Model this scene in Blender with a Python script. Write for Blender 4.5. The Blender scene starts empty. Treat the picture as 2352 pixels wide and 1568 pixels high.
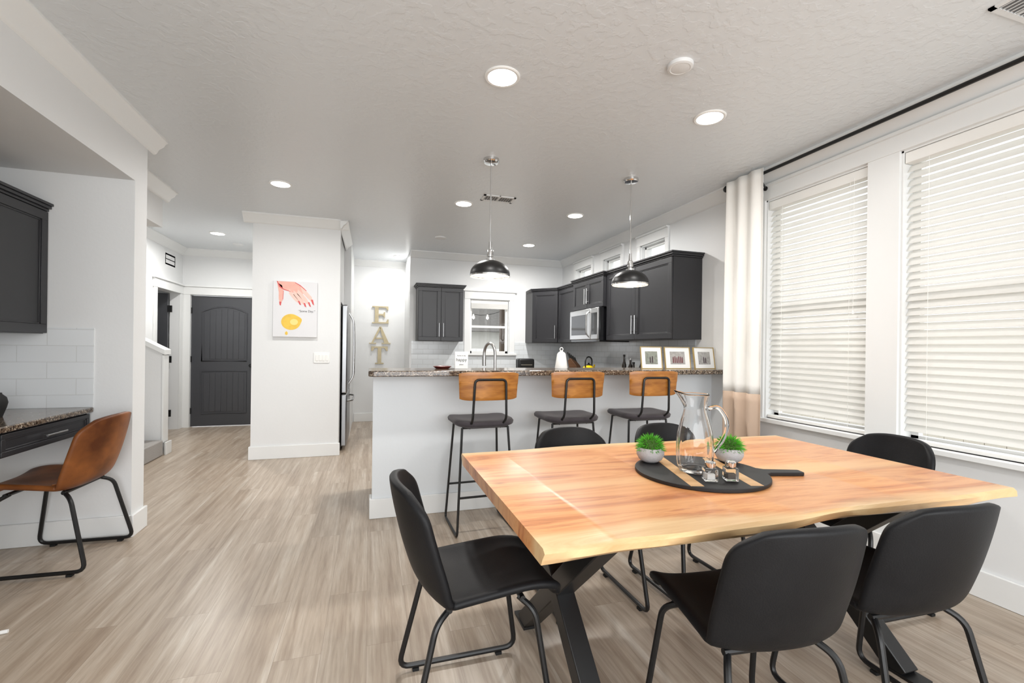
import bpy, bmesh, math, random
from math import sin, cos, pi, sqrt, radians as R
from mathutils import Vector as V, Matrix as MX
random.seed(7)
scn = bpy.context.scene; COL = scn.collection
F = 1045.333; A = math.atan(326/F); H = 1.28; CEIL = 2.74
XR = 3.08; YB = 7.07; YH = 8.15; XL = -1.5; YN = 3.63; YP = 3.80

# ------------------------------------------------------------------ helpers
def lin(r, g, b):
    f = lambda c: (c/255/12.92) if c/255 <= .04045 else ((c/255+.055)/1.055)**2.4
    return (f(r), f(g), f(b), 1)
def tag(o, label=None, cat=None, group=None, kind=None):
    if label: o['label'] = label
    if cat: o['category'] = cat
    if group: o['group'] = group
    if kind: o['kind'] = kind
    return o
def empty(name, loc, rz=0, label=None, cat=None, group=None, kind=None):
    o = bpy.data.objects.new(name, None); COL.objects.link(o)
    o.empty_display_size = .05
    o.location = loc; o.rotation_euler = (0, 0, rz)
    return tag(o, label, cat, group, kind)
def copy_tree(o, parent=None):
    c = o.copy(); COL.objects.link(c)
    if parent: c.parent = parent
    for ch in list(o.children): copy_tree(ch, c)
    return c
def fil(pts, rad, seg=5):
    pts = [V(p) for p in pts]; out = [pts[0]]
    for i in range(1, len(pts)-1):
        p = pts[i]; a = pts[i-1]-p; b = pts[i+1]-p
        r = min(rad, a.length*.49, b.length*.49)
        a = p+a.normalized()*r; b = p+b.normalized()*r
        for k in range(seg+1):
            t = k/seg; out.append(a*(1-t)**2+p*2*t*(1-t)+b*t*t)
    out.append(pts[-1]); return out
def cr(pts, t):
    n = len(pts)-1; x = min(max(t, 0), 1)*n; i = min(int(x), n-1); f = x-i
    g = lambda k: pts[min(max(k, 0), n)]
    def c(a, b, d, e): return .5*((2*b)+(-a+d)*f+(2*a-5*b+4*d-e)*f*f+(-a+3*b-3*d+e)*f**3)
    p = [g(i-1), g(i), g(i+1), g(i+2)]
    if isinstance(p[0], (int, float)): return c(*p)
    return tuple(c(*[q[k] for q in p]) for k in range(len(p[0])))
class MB:
    def __init__(s): s.bm = bmesh.new()
    def box(s, x0, x1, y0, y1, z0, z1, m=None):
        vs = []
        for z in (z0, z1):
            for (x, y) in ((x0, y0), (x1, y0), (x1, y1), (x0, y1)):
                p = V((x, y, z)); vs.append(s.bm.verts.new(m @ p if m else p))
        for f in ((0,3,2,1), (4,5,6,7), (0,1,5,4), (1,2,6,5), (2,3,7,6), (3,0,4,7)):
            s.bm.faces.new([vs[i] for i in f])
        return s
    def tube(s, pts, r, n=8, closed=False):
        pts = [V(p) for p in pts]; N = len(pts); rings = []; up = None
        for i in range(N):
            t = (pts[(i+1) % N]-pts[i-1]) if closed else (pts[min(i+1, N-1)]-pts[max(i-1, 0)])
            t.normalize()
            if up is None: up = V((0, 0, 1)) if abs(t.z) < .9 else V((1, 0, 0))
            nr = (up-t*up.dot(t)).normalized(); bn = t.cross(nr); up = nr
            rr = r[i] if isinstance(r, (list, tuple)) else r
            rings.append([s.bm.verts.new(pts[i]+nr*cos(2*pi*k/n)*rr+bn*sin(2*pi*k/n)*rr) for k in range(n)])
        for i in range(N if closed else N-1):
            a = rings[i]; b = rings[(i+1) % N]
            for k in range(n): s.bm.faces.new((a[k], a[(k+1) % n], b[(k+1) % n], b[k]))
        if not closed:
            s.bm.faces.new(rings[0][::-1]); s.bm.faces.new(rings[-1])
        return s
    def beam(s, p0, p1, w, h, up):
        p0 = V(p0); p1 = V(p1); t = (p1-p0).normalized(); up = V(up)
        n = (up-t*up.dot(t)).normalized(); b = t.cross(n); vs = []
        for p in (p0, p1):
            for (i, j) in ((-1,-1), (1,-1), (1,1), (-1,1)):
                vs.append(s.bm.verts.new(p+b*i*w/2+n*j*h/2))
        for f in ((0,3,2,1), (4,5,6,7), (0,1,5,4), (1,2,6,5), (2,3,7,6), (3,0,4,7)):
            s.bm.faces.new([vs[i] for i in f])
        return s
    def lathe(s, prof, c=(0,0,0), n=28, m=None):
        rings = []
        for (r, z) in prof:
            if r < 1e-6:
                p = V((0, 0, z)); p = (m @ p) if m else p
                rings.append([s.bm.verts.new(p+V(c))])
            else:
                q = []
                for k in range(n):
                    p = V((r*cos(2*pi*k/n), r*sin(2*pi*k/n), z)); p = (m @ p) if m else p
                    q.append(s.bm.verts.new(p+V(c)))
                rings.append(q)
        for a, b in zip(rings, rings[1:]):
            for k in range(n):
                k2 = (k+1) % n
                if len(a) == 1 and len(b) == 1: continue
                if len(a) == 1: s.bm.faces.new((a[0], b[k], b[k2]))
                elif len(b) == 1: s.bm.faces.new((a[k], a[k2], b[0]))
                else: s.bm.faces.new((a[k], a[k2], b[k2], b[k]))
        return s
    def prism(s, poly, f, t0, t1):
        a = [s.bm.verts.new(f(p[0], p[1], t0)) for p in poly]
        b = [s.bm.verts.new(f(p[0], p[1], t1)) for p in poly]; n = len(poly)
        s.bm.faces.new(a[::-1]); s.bm.faces.new(b)
        for k in range(n): s.bm.faces.new((a[k], a[(k+1) % n], b[(k+1) % n], b[k]))
        return s
    def grid(s, fn, nu, nv):
        g = [[s.bm.verts.new(fn(i/nu, j/nv)) for j in range(nv+1)] for i in range(nu+1)]
        for i in range(nu):
            for j in range(nv): s.bm.faces.new((g[i][j], g[i+1][j], g[i+1][j+1], g[i][j+1]))
        return s
    def build(s, name, mat, parent=None, w=False, org=None, bev=0, sub=0, solid=0, ang=.6, off=0, seg=2):
        bm = s.bm
        off_v = V((0, 0, 0))
        if parent is not None and w: off_v = V(parent.location)
        if org is not None: off_v = V(org)
        if off_v.length: bmesh.ops.translate(bm, verts=bm.verts, vec=-off_v)
        bmesh.ops.recalc_face_normals(bm, faces=bm.faces)
        for f in bm.faces: f.smooth = True
        for e in bm.edges:
            if len(e.link_faces) == 2 and e.calc_face_angle(0) > ang: e.smooth = False
        me = bpy.data.meshes.new(name); bm.to_mesh(me); bm.free()
        me.materials.append(mat)
        o = bpy.data.objects.new(name, me); COL.objects.link(o)
        if parent is not None: o.parent = parent
        if org is not None: o.location = org
        if solid:
            q = o.modifiers.new('s', 'SOLIDIFY'); q.thickness = solid; q.offset = off
        if bev:
            q = o.modifiers.new('b', 'BEVEL'); q.width = bev; q.segments = seg; q.limit_method = 'ANGLE'; q.angle_limit = .6
        if sub:
            q = o.modifiers.new('u', 'SUBSURF'); q.levels = sub; q.render_levels = sub
        return o
def text(name, body, size, mat, parent, mtx, ext=.0008):
    c = bpy.data.curves.new(name, 'FONT'); c.body = body; c.size = size; c.extrude = ext
    c.align_x = 'CENTER'; c.align_y = 'CENTER'
    t = bpy.data.objects.new(name, c); COL.objects.link(t)
    dg = bpy.context.evaluated_depsgraph_get()
    me = bpy.data.meshes.new_from_object(t.evaluated_get(dg))
    bpy.data.objects.remove(t); me.transform(mtx)
    me.materials.clear(); me.materials.append(mat)
    o = bpy.data.objects.new(name, me); COL.objects.link(o); o.parent = parent
    return o

# ------------------------------------------------------------------ materials
def nt(name):
    m = bpy.data.materials.new(name); m.use_nodes = True
    t = m.node_tree; return m, t, t.nodes['Principled BSDF']
def N(t, typ, **kw):
    n = t.nodes.new('ShaderNode'+typ)
    for k, v in kw.items():
        if k.startswith('i_'): n.inputs[k[2:].replace('_', ' ')].default_value = v
        else: setattr(n, k, v)
    return n
def mk(name, col, rough=.5, metal=0, var=.08, scale=6, bump=0, bscale=60, coat=0, emit=0, sheen=0, spec=.5):
    m, t, p = nt(name); L = t.links
    tc = N(t, 'TexCoord'); no = N(t, 'TexNoise'); no.inputs['Scale'].default_value = scale; no.inputs['Detail'].default_value = 4
    L.new(tc.outputs['Object'], no.inputs['Vector'])
    mx = N(t, 'MixRGB'); mx.inputs['Color1'].default_value = [c*(1-var) for c in col[:3]]+[1]
    mx.inputs['Color2'].default_value = [min(1, c*(1+var)) for c in col[:3]]+[1]
    L.new(no.outputs['Fac'], mx.inputs['Fac']); L.new(mx.outputs['Color'], p.inputs['Base Color'])
    p.inputs['Roughness'].default_value = rough; p.inputs['Metallic'].default_value = metal
    p.inputs['Coat Weight'].default_value = coat; p.inputs['Sheen Weight'].default_value = sheen
    p.inputs['Specular IOR Level'].default_value = spec
    if emit:
        p.inputs['Emission Color'].default_value = col; p.inputs['Emission Strength'].default_value = emit
    if bump:
        n2 = N(t, 'TexNoise'); n2.inputs['Scale'].default_value = bscale; n2.inputs['Detail'].default_value = 3
        L.new(tc.outputs['Object'], n2.inputs['Vector'])
        b = N(t, 'Bump'); b.inputs['Strength'].default_value = bump; b.inputs['Distance'].default_value = .01
        L.new(n2.outputs['Fac'], b.inputs['Height']); L.new(b.outputs['Normal'], p.inputs['Normal'])
    return m
def ramp(t, stops):
    r = N(t, 'ValToRGB'); e = r.color_ramp.elements
    while len(e) < len(stops): e.new(.5)
    for q, (pos, c) in zip(e, stops): q.position = pos; q.color = c
    return r
def swz(t, src, order, mul):
    s = N(t, 'SeparateXYZ'); c = N(t, 'CombineXYZ'); t.links.new(src, s.inputs[0])
    for k, (o, mlt) in enumerate(zip(order, mul)):
        q = N(t, 'Math', operation='MULTIPLY'); q.inputs[1].default_value = mlt
        t.links.new(s.outputs[o], q.inputs[0]); t.links.new(q.outputs[0], c.inputs[k])
    return c.outputs[0]
def floor_mat():
    m, t, p = nt('plank_floor'); L = t.links; tc = N(t, 'TexCoord')
    v = swz(t, tc.outputs['Object'], (1, 0, 2), (1, 1, 1))
    br = N(t, 'TexBrick'); L.new(v, br.inputs['Vector']); br.offset = .37
    for k, q in (('Scale', 1), ('Brick Width', 1.25), ('Row Height', .18), ('Mortar Size', .0008), ('Mortar Smooth', .3), ('Bias', 0)): br.inputs[k].default_value = q
    br.inputs['Color1'].default_value = (0, 0, 0, 1); br.inputs['Color2'].default_value = (1, 1, 1, 1); br.inputs['Mortar'].default_value = (.5, .5, .5, 1)
    g = swz(t, tc.outputs['Object'], (0, 1, 2), (19, .8, 1))
    ad = N(t, 'VectorMath', operation='ADD'); L.new(g, ad.inputs[0])
    sc = N(t, 'VectorMath', operation='SCALE'); sc.inputs['Scale'].default_value = 9; L.new(br.outputs['Color'], sc.inputs[0]); L.new(sc.outputs[0], ad.inputs[1])
    n1 = N(t, 'TexNoise'); n1.inputs['Scale'].default_value = 1.0; n1.inputs['Detail'].default_value = 10; n1.inputs['Roughness'].default_value = .66; n1.inputs['Distortion'].default_value = .25
    L.new(ad.outputs[0], n1.inputs['Vector'])
    r = ramp(t, [(.25, lin(146, 128, 110)), (.43, lin(170, 153, 135)), (.56, lin(186, 171, 154)), (.75, lin(212, 203, 190))]); L.new(n1.outputs['Fac'], r.inputs[0])
    mx = N(t, 'MixRGB', blend_type='MULTIPLY'); mx.inputs['Fac'].default_value = 1
    r2 = ramp(t, [(0, (.935, .935, .935, 1)), (1, (1.0, 1.0, 1.0, 1))]); L.new(br.outputs['Color'], r2.inputs[0])
    L.new(r.outputs[0], mx.inputs['Color1']); L.new(r2.outputs[0], mx.inputs['Color2'])
    n2 = N(t, 'TexNoise'); n2.inputs['Scale'].default_value = 1; n2.inputs['Detail'].default_value = 6
    L.new(swz(t, tc.outputs['Object'], (0, 1, 2), (80, 5, 1)), n2.inputs['Vector'])
    r3 = ramp(t, [(.35, (.87, .855, .84, 1)), (.55, (1, 1, 1, 1))]); L.new(n2.outputs['Fac'], r3.inputs[0])
    m2 = N(t, 'MixRGB', blend_type='MULTIPLY'); m2.inputs['Fac'].default_value = 1
    L.new(mx.outputs[0], m2.inputs['Color1']); L.new(r3.outputs[0], m2.inputs['Color2'])
    m3 = N(t, 'MixRGB'); L.new(br.outputs['Fac'], m3.inputs['Fac']); L.new(m2.outputs[0], m3.inputs['Color1']); m3.inputs['Color2'].default_value = lin(140, 125, 109)
    L.new(m3.outputs[0], p.inputs['Base Color']); p.inputs['Roughness'].default_value = .32
    b = N(t, 'Bump'); b.inputs['Strength'].default_value = .1; b.inputs['Distance'].default_value = .004; L.new(n1.outputs['Fac'], b.inputs['Height']); L.new(b.outputs[0], p.inputs['Normal'])
    return m
def table_mat():
    m, t, p = nt('live_edge_wood'); L = t.links; tc = N(t, 'TexCoord')
    n1 = N(t, 'TexNoise'); n1.inputs['Scale'].default_value = 1.5; n1.inputs['Detail'].default_value = 10; n1.inputs['Distortion'].default_value = 1.3; n1.inputs['Roughness'].default_value = .64
    L.new(swz(t, tc.outputs['Object'], (0, 1, 2), (.8, 7, 3)), n1.inputs['Vector'])
    r = ramp(t, [(.28, lin(146, 78, 42)), (.43, lin(203, 132, 80)), (.56, lin(222, 160, 104)), (.72, lin(184, 108, 64))]); L.new(n1.outputs['Fac'], r.inputs[0])
    s = N(t, 'SeparateXYZ'); L.new(tc.outputs['Object'], s.inputs[0])
    ab = N(t, 'Math', operation='ABSOLUTE'); L.new(s.outputs[1], ab.inputs[0])
    n2 = N(t, 'TexNoise'); n2.inputs['Scale'].default_value = 1.7; L.new(swz(t, tc.outputs['Object'], (0, 1, 2), (1, .4, 1)), n2.inputs['Vector'])
    ad = N(t, 'Math', operation='MULTIPLY_ADD'); L.new(n2.outputs['Fac'], ad.inputs[0]); ad.inputs[1].default_value = .18; L.new(ab.outputs[0], ad.inputs[2])
    r2 = ramp(t, [(.555, (0, 0, 0, 1)), (.61, (1, 1, 1, 1))]); L.new(ad.outputs[0], r2.inputs[0])
    mx = N(t, 'MixRGB'); L.new(r2.outputs[0], mx.inputs['Fac']); L.new(r.outputs[0], mx.inputs['Color1'])
    r3 = ramp(t, [(.3, lin(202, 152, 100)), (.6, lin(233, 200, 152))]); L.new(n1.outputs['Fac'], r3.inputs[0]); L.new(r3.outputs[0], mx.inputs['Color2'])
    n3 = N(t, 'TexNoise'); n3.inputs['Scale'].default_value = 1; n3.inputs['Detail'].default_value = 2
    L.new(swz(t, tc.outputs['Object'], (0, 1, 2), (.25, 3.6, 0)), n3.inputs['Vector'])
    r4 = ramp(t, [(.55, (0, 0, 0, 1)), (.66, (.7, .7, .7, 1))]); L.new(n3.outputs['Fac'], r4.inputs[0])
    m2 = N(t, 'MixRGB'); L.new(r4.outputs[0], m2.inputs['Fac']); L.new(mx.outputs[0], m2.inputs['Color1']); m2.inputs['Color2'].default_value = lin(230, 184, 130)
    vo = N(t, 'TexVoronoi'); vo.inputs['Scale'].default_value = 1.9; L.new(swz(t, tc.outputs['Object'], (0, 1, 2), (1, 1.7, 0)), vo.inputs['Vector'])
    r5 = ramp(t, [(.0, (.8, .8, .8, 1)), (.03, (.4, .4, .4, 1)), (.07, (0, 0, 0, 1))]); L.new(vo.outputs['Distance'], r5.inputs[0])
    m3 = N(t, 'MixRGB'); L.new(r5.outputs[0], m3.inputs['Fac']); L.new(m2.outputs[0], m3.inputs['Color1']); m3.inputs['Color2'].default_value = lin(108, 58, 30)
    L.new(m3.outputs[0], p.inputs['Base Color']); p.inputs['Roughness'].default_value = .33
    return m
def wood(name, c1, c2, order=(0, 1, 2), mul=(1, 12, 12), rough=.4):
    m, t, p = nt(name); L = t.links; tc = N(t, 'TexCoord')
    n1 = N(t, 'TexNoise'); n1.inputs['Scale'].default_value = 3; n1.inputs['Detail'].default_value = 6; n1.inputs['Distortion'].default_value = .6
    L.new(swz(t, tc.outputs['Object'], order, mul), n1.inputs['Vector'])
    r = ramp(t, [(.3, c1), (.7, c2)]); L.new(n1.outputs['Fac'], r.inputs[0]); L.new(r.outputs[0], p.inputs['Base Color']); p.inputs['Roughness'].default_value = rough
    return m
def granite():
    m, t, p = nt('speckled_granite'); L = t.links; tc = N(t, 'TexCoord')
    v = N(t, 'TexVoronoi'); v.inputs['Scale'].default_value = 130; L.new(tc.outputs['Object'], v.inputs['Vector'])
    r = ramp(t, [(.0, lin(36, 30, 26)), (.35, lin(92, 76, 64)), (.6, lin(134, 118, 100)), (.8, lin(54, 46, 40)), (1, lin(184, 170, 154))])
    s = N(t, 'SeparateColor'); L.new(v.outputs['Color'], s.inputs[0]); L.new(s.outputs[0], r.inputs[0])
    L.new(r.outputs[0], p.inputs['Base Color']); p.inputs['Roughness'].default_value = .12
    return m
def tile(name, order, bw, rh, c, mort):
    m, t, p = nt(name); L = t.links; tc = N(t, 'TexCoord')
    br = N(t, 'TexBrick'); L.new(swz(t, tc.outputs['Object'], order, (1, 1, 0)), br.inputs['Vector'])
    for k, q in (('Scale', 1), ('Brick Width', bw), ('Row Height', rh), ('Mortar Size', .0022), ('Mortar Smooth', .2)): br.inputs[k].default_value = q
    br.inputs['Color1'].default_value = c; br.inputs['Color2'].default_value = [q*.95 for q in c[:3]]+[1]; br.inputs['Mortar'].default_value = mort
    L.new(br.outputs['Color'], p.inputs['Base Color']); p.inputs['Roughness'].default_value = .12
    b = N(t, 'Bump'); b.invert = True; b.inputs['Strength'].default_value = .5; b.inputs['Distance'].default_value = .003
    L.new(br.outputs['Fac'], b.inputs['Height']); L.new(b.outputs[0], p.inputs['Normal'])
    return m
def ceiling_mat():
    m, t, p = nt('knockdown_ceiling'); L = t.links; tc = N(t, 'TexCoord')
    n = N(t, 'TexNoise'); n.inputs['Scale'].default_value = 20; n.inputs['Detail'].default_value = 5; L.new(tc.outputs['Object'], n.inputs['Vector'])
    r = ramp(t, [(.48, (0, 0, 0, 1)), (.58, (1, 1, 1, 1))]); L.new(n.outputs['Fac'], r.inputs[0])
    b = N(t, 'Bump'); b.inputs['Strength'].default_value = .2; b.inputs['Distance'].default_value = .005; L.new(r.outputs[0], b.inputs['Height']); L.new(b.outputs[0], p.inputs['Normal'])
    p.inputs['Base Color'].default_value = lin(222, 226, 229); p.inputs['Roughness'].default_value = .36
    return m
def glass(name, rough=0.0, ior=1.45):
    m, t, p = nt(name)
    p.inputs['Base Color'].default_value = (.99, .995, .995, 1); p.inputs['Roughness'].default_value = rough
    p.inputs['Transmission Weight'].default_value = 1; p.inputs['IOR'].default_value = ior
    return m
def pane_mat():
    m, t, p = nt('window_glass'); L = t.links; t.nodes.remove(p)
    out = t.nodes['Material Output']; a = N(t, 'BsdfTransparent'); g = N(t, 'BsdfGlossy'); g.inputs['Roughness'].default_value = .02
    x = N(t, 'MixShader'); x.inputs[0].default_value = .04; L.new(a.outputs[0], x.inputs[1]); L.new(g.outputs[0], x.inputs[2]); L.new(x.outputs[0], out.inputs[0])
    return m
def slat_mat():
    m, t, p = nt('blind_slat'); L = t.links; t.nodes.remove(p); out = t.nodes['Material Output']
    d = N(t, 'BsdfDiffuse'); d.inputs['Color'].default_value = lin(244, 243, 240); tr = N(t, 'BsdfTranslucent'); tr.inputs['Color'].default_value = lin(245, 244, 240)
    x = N(t, 'MixShader'); x.inputs[0].default_value = .40; L.new(d.outputs[0], x.inputs[1]); L.new(tr.outputs[0], x.inputs[2]); L.new(x.outputs[0], out.inputs[0])
    return m
def leather(name, c1, c2, rough, bump=.1, spec=.25, sc=9):
    m, t, p = nt(name); L = t.links; tc = N(t, 'TexCoord')
    n = N(t, 'TexNoise'); n.inputs['Scale'].default_value = sc; n.inputs['Detail'].default_value = 7; L.new(tc.outputs['Object'], n.inputs['Vector'])
    r = ramp(t, [(.3, c1), (.7, c2)]); L.new(n.outputs['Fac'], r.inputs[0]); L.new(r.outputs[0], p.inputs['Base Color'])
    v = N(t, 'TexVoronoi'); v.inputs['Scale'].default_value = 220; L.new(tc.outputs['Object'], v.inputs['Vector'])
    b = N(t, 'Bump'); b.inputs['Strength'].default_value = bump; b.inputs['Distance'].default_value = .002; L.new(v.outputs['Distance'], b.inputs['Height']); L.new(b.outputs[0], p.inputs['Normal'])
    p.inputs['Roughness'].default_value = rough; p.inputs['Specular IOR Level'].default_value = spec
    return m
M = dict(
    wall=mk('wall_paint', lin(228, 229, 229), .6, bump=.06, bscale=45, var=.01),
    barwall=mk('bar_paint', lin(222, 226, 229), .5, bump=.05, bscale=45, var=.01),
    trim=mk('trim_paint', lin(232, 233, 232), .35, var=.01),
    ceil=ceiling_mat(), floor=floor_mat(), table=table_mat(), granite=granite(),
    cab=mk('charcoal_cabinet', lin(40, 40, 43), .4, var=.05), door=mk('charcoal_door', lin(68, 69, 73), .4, var=.03),
    black=mk('black_metal', lin(18, 18, 19), .4, var=.1), rubber=mk('black_rubber', lin(14, 14, 14), .8),
    leather=leather('black_leather', lin(18, 18, 20), lin(24, 24, 26), .52), brown=leather('brown_leather', lin(84, 44, 20), lin(150, 90, 44), .45, spec=.3, sc=6),
    fabric=mk('charcoal_fabric', lin(58, 52, 56), .9, var=.35, scale=160, bump=.3, bscale=300, sheen=.2),
    stoolwood=wood('amber_wood', lin(138, 82, 28), lin(186, 124, 54), (0, 2, 1), (3, 12, 1), .32),
    steel=mk('brushed_steel', lin(186, 186, 186), .28, 1, var=.05, scale=40), fsteel=mk('fridge_steel', lin(150, 151, 153), .32, 1, var=.05, scale=40), chrome=mk('chrome', lin(215, 215, 215), .08, 1, var=.01),
    darksteel=mk('dark_glass', lin(16, 16, 18), .08), brass=mk('brass', lin(186, 162, 110), .3, .7, var=.1, scale=20), palebrass=mk('pale_brass', lin(180, 167, 136), .45, .3, var=.18, scale=20),
    tileb=tile('subway_tile_back', (0, 2, 1), .155, .078, lin(222, 226, 228), lin(200, 202, 202)),
    tiler=tile('subway_tile_side', (1, 2, 0), .155, .078, lin(196, 200, 204), lin(168, 171, 173)),
    tiled=tile('subway_tile_desk', (0, 2, 1), .30, .105, lin(228, 231, 233), lin(212, 214, 214)),
    tiled2=tile('subway_tile_desk_side', (1, 2, 0), .30, .105, lin(228, 231, 233), lin(212, 214, 214)),
    glass=glass('clear_glass'), thinglass=glass('thin_clear_glass', 0, 1.3), pane=pane_mat(), slat=slat_mat(),
    curtain=mk('white_curtain', lin(238, 236, 231), .9, var=.02, bump=.1, bscale=220), tan=mk('tan_curtain', lin(198, 174, 154), .9, var=.03, bump=.1, bscale=220),
    carpet=mk('grey_carpet', lin(168, 164, 160), 1, var=.3, scale=150, bump=.6, bscale=180),
    white=mk('white_plastic', lin(238, 238, 236), .4, var=.01), dullwhite=mk('ceiling_white_plastic', lin(222, 223, 223), .5, var=.01), canvas=mk('white_canvas', lin(224, 224, 226), .8, var=.02, bump=.1, bscale=300),
    pink=mk('pink_paint', lin(234, 178, 164), .8, var=.14, scale=25), pink2=mk('light_pink_paint', lin(238, 200, 188), .8, var=.1, scale=25), red=mk('red_paint', lin(212, 90, 90), .7), yellow=mk('lemon_yellow', lin(232, 192, 78), .6, var=.2, scale=20),
    ink=mk('black_ink', lin(24, 24, 24), .7), grey_ink=mk('grey_ink', lin(70, 66, 64), .7), green=mk('grass_green', lin(84, 168, 40), .6, var=.35, scale=60), soil=mk('moss', lin(60, 90, 30), .9),
    stone=mk('grey_ceramic', lin(176, 172, 172), .7, var=.12, scale=120, bump=.2, bscale=160), boardblack=mk('black_board', lin(20, 19, 20), .55, var=.2, scale=30),
    strip=wood('pale_wood_strip', lin(196, 148, 96), lin(226, 184, 134)), kyellow=mk('kettle_yellow', lin(240, 200, 20), .2, coat=.5, var=.02),
    darkred=mk('dark_red', lin(96, 34, 28), .4), knife=wood('walnut', lin(70, 46, 30), lin(104, 72, 48)), bottle=mk('dark_bottle', lin(28, 20, 16), .12),
    photo1=mk('photo_green', lin(134, 138, 128), .5, var=.6, scale=40), photo2=mk('photo_dusk', lin(166, 163, 160), .5, var=.4, scale=50), photo3=mk('photo_grey', lin(162, 160, 157), .5, var=.55, scale=45),
    pfig=mk('photo_figures', lin(70, 58, 62), .6, var=.5, scale=120), pfig2=mk('photo_figures_red', lin(116, 72, 76), .6, var=.4, scale=120),
    salt=mk('salt_grains', lin(236, 234, 230), .8), pepper=mk('pepper_grains', lin(92, 84, 78), .8, var=.6, scale=300),
    fence=mk('tan_fence', lin(226, 219, 206), .8, var=.02, scale=5), wfence=mk('white_fence', lin(236, 236, 234), .6), roof=mk('grey_shingle', lin(92, 90, 86), .9, var=.35, scale=12),
    siding=mk('grey_siding', lin(206, 205, 200), .8), post=mk('brown_post', lin(84, 70, 58), .8, var=.2), grassy=mk('lawn', lin(168, 168, 160), .9, var=.05, scale=4),
    lamp=mk('lamp_lens', (1, .985, .96, 1), .5, emit=9, var=0), bulb=mk('lamp_bulb', (1, .93, .82, 1), .5, emit=6, var=0), lining=mk('cream_lining', lin(232, 224, 206), .5, var=.01),
    grille=mk('vent_dark', lin(130, 130, 130), .8), cream=mk('cream_plastic', lin(238, 237, 233), .4, var=.01),
)

# ------------------------------------------------------------------ the setting
def struct(name, mb, m, label, cat='wall', **k): return tag(mb.build(name, m, **k), label, cat, kind='structure')
def wallpieces(mb, axis, p0, p1, u0, u1, z0, z1, holes):
    us = sorted({u0, u1, *[h[0] for h in holes], *[h[1] for h in holes]}); zs = sorted({z0, z1, *[h[2] for h in holes], *[h[3] for h in holes]})
    for a, b in zip(us, us[1:]):
        for c, d in zip(zs, zs[1:]):
            um = (a+b)/2; zm = (c+d)/2
            if any(h[0] < um < h[1] and h[2] < zm < h[3] for h in holes): continue
            if axis == 'x': mb.box(p0, p1, a, b, c, d)
            else: mb.box(a, b, p0, p1, c, d)
    return mb
struct('floor', MB().box(-3.7, XR+.15, -2.6, YH+.12, -.1, 0), M['floor'], 'light grey brown wood plank floor running through the whole room', 'floor')
struct('ceiling', MB().box(-3.7, XR+.15, -2.6, YH+.12, CEIL, CEIL+.1), M['ceil'], 'grey white textured ceiling with recessed lights', 'ceiling')
WA = (2.13, 2.933, .74, 2.505); WB = (1.14, 1.945, .74, 2.505)
TR = [(4.256, 4.74, 2.2, 2.51), (5.185, 5.64, 2.2, 2.51), (6.0, 6.52, 2.2, 2.51)]
struct('wall_right', wallpieces(MB(), 'x', XR, XR+.15, -2.6, YH+.12, 0, CEIL, [WA, WB]+TR), M['wall'], 'pale grey wall holding the two tall windows and high kitchen windows')
WK = (1.5, 2.15, 1.19, 2.05)
b = wallpieces(MB(), 'y', YB, YB+.12, .57, XR, 0, CEIL, [WK]); b.box(.57, .69, YB+.12, YH, 0, CEIL)
struct('wall_back', b, M['wall'], 'pale wall at the back of the kitchen with the small window')
struct('wall_hall', wallpieces(MB(), 'y', YH, YH+.12, -3.7, .57, 0, CEIL, [(-2.64, -1.73, 0, 2.04)]), M['wall'], 'far white wall carrying the letters and the dark hall door')
struct('wall_hall_left', wallpieces(MB(), 'x', -2.87, -2.75, 6.32, YH, 0, CEIL, [(7.25, 8.03, 0, 2.04)]), M['wall'], 'left wall of the hall with the open doorway')
struct('wall_outer_left', MB().box(-3.8, -3.7, YP, YH+.12, 0, CEIL), M['wall'], 'outer wall beyond the stairs at left')
b = MB().box(-1.26, -.345, 5.7, 5.9, 0, CEIL).box(-1.26, -1.1, 5.9, YH, 0, CEIL).box(-1.1, -.36, 5.9, 6.9, 1.84, CEIL).box(-1.1, -.27, 6.9, YH, 0, CEIL)
struct('wall_column', b, M['wall'], 'white wall column with the lemon picture beside the refrigerator')
b = MB().box(-2.42, XL, 1.6, YN, 2.36, CEIL).box(-2.42, XL, YN, YP, 0, CEIL).box(-2.42, XL, -2.6, 1.6, 0, CEIL).box(-2.42, -2.3, 1.6, YN, 0, 2.36)
struct('wall_left', b, M['wall'], 'left wall with the recessed desk niche')
struct('wall_stair_header', MB().box(-3.7, -1.88, YP, 5.08, 2.375, CEIL), M['wall'], 'boxed header hanging from the ceiling above the stairs')
struct('wall_bar', MB().box(.025, XR, 3.54, 3.66, 0, 1.07), M['barwall'], 'pale half wall under the granite breakfast bar')
fxz = lambda a, b_, t: V((a, t, b_))
struct('wall_stair', MB().prism([(-3.7, 0), (-2.28, 0), (-2.28, 1.17), (-3.7, 1.95)], fxz, 6.2, 6.32), M['wall'], 'white half wall beside the stairs')
b = MB().prism([(-3.7, 1.95), (-2.25, 1.153), (-2.25, 1.213), (-3.7, 2.01)], fxz, 6.17, 6.35).box(-2.282, -2.262, 6.19, 6.33, .14, 1.15)
struct('trim_1', b, M['trim'], 'sloping white cap on the stair half wall', 'trim', bev=.004)
CP = [(0, 0), (.09, 0), (.09, -.014), (.075, -.022), (.062, -.045), (.035, -.065), (.022, -.09), (.014, -.1), (0, -.105)]
ntrim = [1]
def crown(p0, p1, n, label):
    ntrim[0] += 1; p0 = V((*p0, CEIL)); p1 = V((*p1, CEIL)); n = V((*n, 0))
    b = MB().prism(CP, lambda a, c, t: p0.lerp(p1, t)+n*a+V((0, 0, c)), 0, 1)
    struct('trim_%d' % ntrim[0], b, M['trim'], label, 'crown moulding')
crown((XR, -2.6), (XR, YB), (-1, 0), 'white crown moulding along the window wall')
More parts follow.
